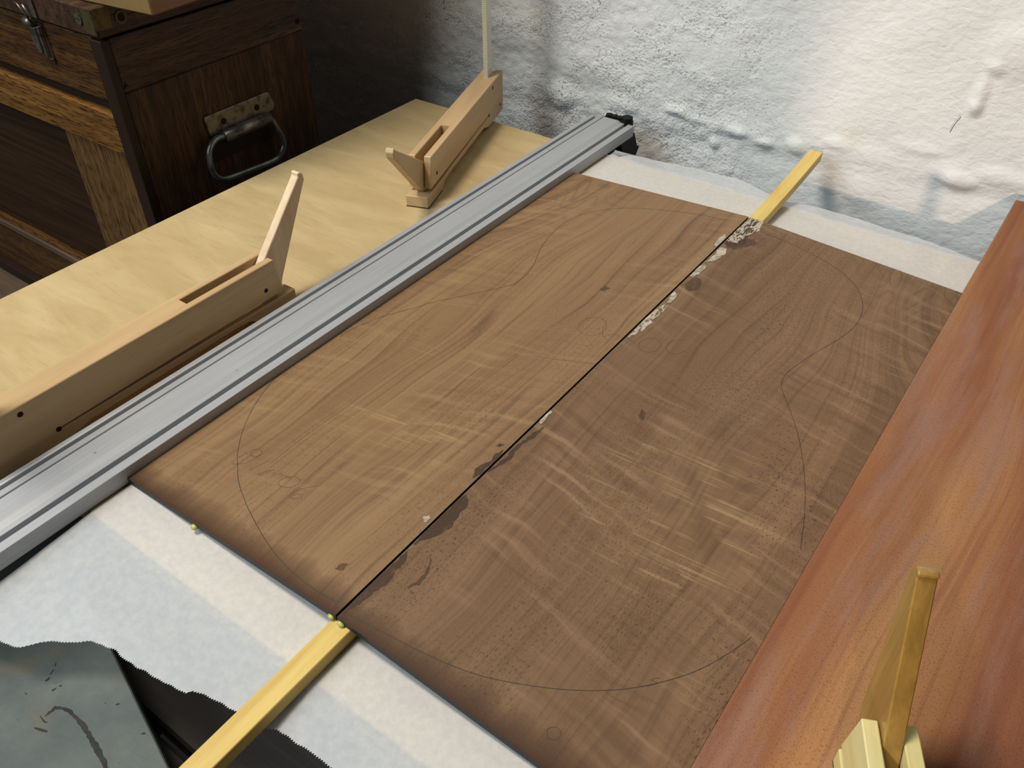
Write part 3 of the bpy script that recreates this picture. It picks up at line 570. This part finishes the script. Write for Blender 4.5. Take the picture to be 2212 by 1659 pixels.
# ------------------------------------------------------------------ cam clamps
def cam_clamp(name, label, loc, rz, k=1.0, width=0.0225, lever_deg=0.0, wood_m='maple', lever_m='maple_lever', grip=0.018, bar_top=0.34, pad_front=-0.011, lever_back=(-0.0060, 0.0235), group='wooden cam clamps'):
    t = tag(empty(name, loc, rz), label, 'clamp', group); w = width / 2; b = 0.0046; s = lambda v: v * k
    # sliding jaw: two cheeks around a slot, solid towards the bar; a saw kerf frees the flexible pad below
    J = s(0.088); K = s(0.2125)
    side = [(J, 0.050), (s(0.275), 0.050), (s(0.275), 0.006), (s(0.272), 0.0022), (s(0.212), 0.0022), (s(0.205), 0.0045), (s(0.19), 0.0085), (J, 0.0085), (J, 0.0140), (K, 0.0158), (K, 0.0170), (J, 0.0170)]
    def cheek(x0, x1):
        v, f = boxd((x0, 0, 0.0170), (x1, J, 0.050)); return [(x, y + (0.0052 if z > 0.03 and y < 0.001 else 0), z) for x, y, z in v], f
    free = lambda e: all(abs(q.co.y - J) < 1e-5 for q in e.verts) or all(q.co.y > J + 1e-5 and 0.013 < q.co.z < 0.0172 for q in e.verts)
    obj('sliding_jaw', *join(prismd(side, -w, w, 'x'), cheek(-w, -b), cheek(b, w)), wood_m, t, bevel=0.0007, skip=free)
    pf_ = pad_front
    pad = [(pf_, 0.0009), (0.0310, 0.0009), (0.0345, 0.0035), (0.0400, 0.0070), (0.055, 0.0085), (J, 0.0085), (J, 0.0140), (0.036, 0.0128), (pf_, 0.0128)]
    pd = prism('flexible_pad', pad, -w, w, 'x', wood_m, t, 0.0007, skip=free)
    box('pad_lining', (-w, pf_ + 0.0001, 0.0001), (w, 0.0308, 0.0009), 'lining', pd, 0)
    for y, z, r in ((s(0.213), 0.0163, 0.0021), (s(0.231), 0.0435, 0.0021), (0.0185, 0.0265, 0.0020), (s(0.262), 0.0120, 0.0019)):
        obj('pin', *cyld((0, y, z), r, width + 0.00016, 'x', 16), 'dark_hole', t)
    lp = [(0.0245, 0.031), (0.0090, 0.0485), (-0.0420, 0.1035), (-0.0420, 0.1060), (-0.0445, 0.1066), (-0.0474, 0.1040), (-0.0480, 0.0985), lever_back, (-0.0030, 0.0150), (0.0040, 0.0131), (0.0160, 0.0133), (0.0225, 0.0190)]
    a = math.radians(lever_deg); ca, sa = math.cos(a), math.sin(a); py, pz = 0.0185, 0.0265
    lp = [(py + (y - py) * ca - (z - pz) * sa, pz + (y - py) * sa + (z - pz) * ca) for y, z in lp]
    lp = [(y, max(z, 0.0131)) for y, z in lp]
    prism('cam_lever', lp, -0.0041, 0.0041, 'x', lever_m, t, 0.0006)
    y0, y1 = s(0.2435), s(0.2625); z0, z1 = -grip - 0.040, bar_top; tp = 0.0022; nt = int((z1 - z0) / tp)
    prof = [(y1, z1), (y1, z0)]
    for i in range(nt): prof += [(y0, z0 + i * tp), (y0, z0 + i * tp + tp * 0.62), (y0 + 0.0007, z0 + i * tp + tp * 0.70), (y0 + 0.0007, z0 + i * tp + tp * 0.95)]
    prof.append((y0, z1))
    prism('bar', prof, -0.0025, 0.0025, 'x', 'steel_bar', t)
    fx = [(0.0, -grip - 0.0008), (0.0, -grip - 0.022), (0.012, -grip - 0.034), (s(0.275), -grip - 0.034), (s(0.275), -grip - 0.006), (s(0.215), -grip - 0.006), (s(0.20), -grip - 0.0008)]
    prism('fixed_jaw', fx, -w, w, 'x', wood_m, t, 0.0008)
    return t
cam_clamp('cam_clamp', 'pale maple cam clamp in front, lever raised, lying along the aluminium rail', (-0.2822, 0.2092, 0.0), math.radians(180.4), 1.0, 0.0225)
fa = math.radians(19.75); u = Vector((-math.sin(fa), math.cos(fa), 0)); nn = Vector((math.cos(fa), math.sin(fa), 0))
p0 = Vector((-0.2892, 0.4287, 0)) - u * 0.0054 - nn * 0.0122
cam_clamp('cam_clamp', 'maple cam clamp at the back by the white wall with its steel bar rising', p0, fa, 0.925, 0.0244, 15.0, 'maple', 'maple')
ta = math.radians(26); u3 = Vector((-math.sin(ta), math.cos(ta), 0))
cam_clamp('cam_clamp', 'yellow cam clamp with dark amber lever standing on the mahogany plank', Vector((0.2687, 0.0735, 0.0302)) + u3 * 0.0052, ta + math.pi, 1.0, 0.0232, -16.0, 'maple_y', 'amber_lever', 0.0485, 0.16, -0.0005, (-0.0135, 0.0205))

# ------------------------------------------------------------------ tool chest
CX, CY = -0.56, 0.272
ch = tag(empty('tool_chest', (-0.80, 0.40, -0.262)), 'dark oak tool chest with metal latch and side carrying handle', 'tool chest')
def cb(name, a, b, mat, par=None, bevel=0.0008):
    par = par or ch; off = Vector(ch.location)
    return box(name, tuple(Vector(a) - off), tuple(Vector(b) - off), mat, par, bevel)
XL = -1.05
cb('side_panel', (CX - 0.018, CY + 0.0086, -0.244), (CX, 0.521, 0.1005), 'oak_z')
cb('corner_post', (CX - 0.0188, CY - 0.0012, -0.2435), (CX + 0.0008, CY + 0.0085, 0.1540), 'oak_dark')
cb('side_rail', (CX - 0.018, CY + 0.0086, 0.1008), (CX, 0.521, 0.1545), 'oak_y')
cb('side_panel', (XL, CY, -0.244), (XL + 0.018, 0.521, 0.1545), 'oak_z')
cb('back_panel', (XL + 0.018, 0.509, -0.244), (CX - 0.018, 0.521, 0.1545), 'oak_panel')
cb('drop_front', (XL + 0.018, CY + 0.003, 0.089), (CX - 0.0185, CY + 0.016, 0.1535), 'oak_x')
cb('front_reveal', (XL + 0.018, CY + 0.010, 0.0755), (CX - 0.0185, CY + 0.018, 0.089), 'oak_dark')  # recessed shadow gap, its shade put into the dark colour
cb('front_rail', (XL + 0.018, CY + 0.001, 0.032), (CX - 0.0185, CY + 0.016, 0.0755), 'oak_rail')
cb('front_stile', (-0.702, CY + 0.004, -0.165), (CX - 0.0185, CY + 0.016, 0.0318), 'oak_stile')
cb('front_panel', (XL + 0.018, CY + 0.011, -0.165), (-0.7022, CY + 0.016, 0.0318), 'oak_panel')
cb('bottom_rail', (XL + 0.018, CY - 0.002, -0.244), (CX - 0.0185, CY + 0.016, -0.166), 'oak_x')
cb('base_moulding', (XL - 0.008, CY - 0.012, -0.2615), (CX + 0.006, 0.530, -0.2445), 'oak_dark')
cb('bottom_moulding', (XL + 0.018, CY - 0.006, -0.172), (CX - 0.0185, CY - 0.0022, -0.163), 'shelf')
cb('lid', (XL - 0.002, CY - 0.001, 0.1565), (CX + 0.001, 0.523, 0.1838), 'oak_y', bevel=0.0015)
def cp(name, data, mat, par=None, smooth=False, bevel=0):
    v, f = data; off = Vector(ch.location); return obj(name, [Vector(q) - off for q in v], f, mat, par or ch, smooth, bevel=bevel)
cp('corner_plate', boxd((CX - 0.016, CY - 0.0022, 0.1600), (CX + 0.0016, CY - 0.0011, 0.1836)), 'brass')
cp('corner_plate', boxd((CX + 0.0011, CY - 0.0022, 0.1640), (CX + 0.0021, CY + 0.016, 0.1836)), 'brass')
def screw(c, axis, r=0.0045, mt='nickel'):
    s_ = cp('screw', cyld(c, r, 0.0016, axis, 16, r * 0.8), mt)
    d = 0.0018; q = r * 0.75
    if axis == 'x': cp('slot', join(boxd((c[0] - d / 2, c[1] - q, c[2] - 0.0004), (c[0] + d / 2 - 0.0001, c[1] + q, c[2] + 0.0004)), boxd((c[0] - d / 2, c[1] - 0.0004, c[2] - q), (c[0] + d / 2 - 0.0001, c[1] + 0.0004, c[2] + q))), 'dark_hole', s_)
    else: cp('slot', boxd((c[0] - q, c[1] - d / 2, c[2] - 0.0004), (c[0] + q, c[1] + d / 2 - 0.0001, c[2] + 0.0004)), 'dark_hole', s_)
screw((CX + 0.0004, 0.283, 0.1085), 'x', 0.0038, 'oak_dark'); screw((CX + 0.0004, 0.5155, 0.112), 'x', 0.0035, 'oak_dark')
screw((-0.584, CY - 0.0015, 0.1715), 'y', 0.0055)
cp('grommet', cyld((CX + 0.0012, 0.2990, 0.1705), 0.0062, 0.0018, 'x', 20), 'brass')
cp('grommet_hole', cyld((CX + 0.0014, 0.2990, 0.1705), 0.0040, 0.0020, 'x', 18), 'dark_hole')
# latch on the front
LX = -0.672; FY = CY + 0.003
lt = cp('latch_plate', prismd([(LX - 0.010, 0.150), (LX - 0.012, 0.140), (LX - 0.006, 0.124), (LX + 0.002, 0.1135), (LX + 0.0075, 0.112), (LX + 0.0085, 0.118), (LX + 0.008, 0.140), (LX + 0.006, 0.1525)], FY - 0.0022, FY - 0.0002, 'y'), 'nickel')
cp('latch_lever', prismd([(LX - 0.009, 0.149), (LX - 0.0105, 0.136), (LX - 0.004, 0.123), (LX + 0.001, 0.1225), (LX + 0.002, 0.149)], FY - 0.0085, FY - 0.0024, 'y'), 'nickel', lt, bevel=0.001)
cp('latch_ridge', boxd((LX + 0.0035, FY - 0.007, 0.119), (LX + 0.0065, FY - 0.0024, 0.150)), 'nickel', lt, bevel=0.0006)
cp('roller', cyld((LX - 0.0055, FY - 0.0075, 0.1535), 0.0042, 0.011, 'x', 16), 'nickel', lt, True)
cp('wire_loop', tubed([(LX + 0.0005, FY - 0.008, 0.153), (LX + 0.000, FY - 0.012, 0.166), (LX - 0.004, FY - 0.013, 0.1725), (LX - 0.012, FY - 0.013, 0.1725)], 0.0011, 8), 'nickel', lt, True)
cp('wire_loop', tubed([(LX + 0.0045, FY - 0.006, 0.153), (LX + 0.004, FY - 0.010, 0.165), (LX + 0.001, FY - 0.011, 0.172)], 0.0012, 8), 'nickel', lt, True)
cp('catch_plate', boxd((LX + 0.0025, CY - 0.0035, 0.1585), (LX + 0.011, CY - 0.0012, 0.177)), 'nickel', lt, bevel=0.0006)
cp('rivet', cyld((LX + 0.0055, FY - 0.0030, 0.116), 0.0016, 0.002, 'y', 10), 'nickel', lt)
# carrying handle on the side
hp = [(0.3620, 0.0490), (0.4515, 0.0490), (0.4540, 0.0475), (0.4595, 0.0325), (0.4560, 0.0270), (0.4450, 0.0262), (0.4450, 0.0210), (0.3760, 0.0210), (0.3760, 0.0262), (0.3640, 0.0262), (0.3610, 0.0440)]
hd = cp('handle_plate', prismd(hp, CX + 0.0002, CX + 0.0022, 'x'), 'nickel', None, bevel=0.0004)
v, f = cyld((CX + 0.0075, 0.4105, 0.0225), 0.0068, 0.066, 'y', 20); cp('hinge_barrel', (v, f), 'nickel', hd, True)
cp('back_flange', boxd((CX + 0.0002, 0.358, -0.004), (CX + 0.0014, 0.452, 0.020)), 'oak_dark', hd, bevel=0.0005)
for y0 in (0.385, 0.433): cp('rivet_hole', cyld((CX + 0.0022, y0, 0.037), 0.0036, 0.0010, 'x', 14), 'dark_hole', hd)
bail = curve([(CX + 0.0078, 0.379, 0.0235), (CX + 0.0095, 0.364, 0.0245), (CX + 0.0125, 0.3515, 0.0180), (CX + 0.0140, 0.3475, 0.0060), (CX + 0.0145, 0.3475, -0.0060), (CX + 0.0150, 0.3530, -0.0155), (CX + 0.0150, 0.3650, -0.0205), (CX + 0.0150, 0.395, -0.0230), (CX + 0.0150, 0.425, -0.0250), (CX + 0.0150, 0.4400, -0.0235), (CX + 0.0150, 0.4500, -0.0150), (CX + 0.0145, 0.4515, -0.0050), (CX + 0.0125, 0.4480, 0.0090), (CX + 0.0100, 0.4440, 0.0200), (CX + 0.0080, 0.4370, 0.0235)], 6)
cp('bail', tubed(bail, 0.0035, 14), 'gunmetal', hd, True)

# ------------------------------------------------------------------ block on the chest
bq = [(-0.4930, 0.2920), (-0.620, 0.2795), (-1.02, 0.2795), (-1.02, 0.500), (-0.512, 0.500)]  # only the lower corner is seen; unseen height and width added to darken the wall
bl = prism('case_light_blocker', bq, 0.1842, 0.80, 'z', None, None, 0.0012, mats=['beech', 'beech_end'])
for p in bl.data.polygons: p.material_index = 1 if p.normal.y < -0.7 else 0
tag(bl, 'orange-brown wooden case with pale end grain on the tool chest lid, its unseen bulk added to shade the wall', 'case')
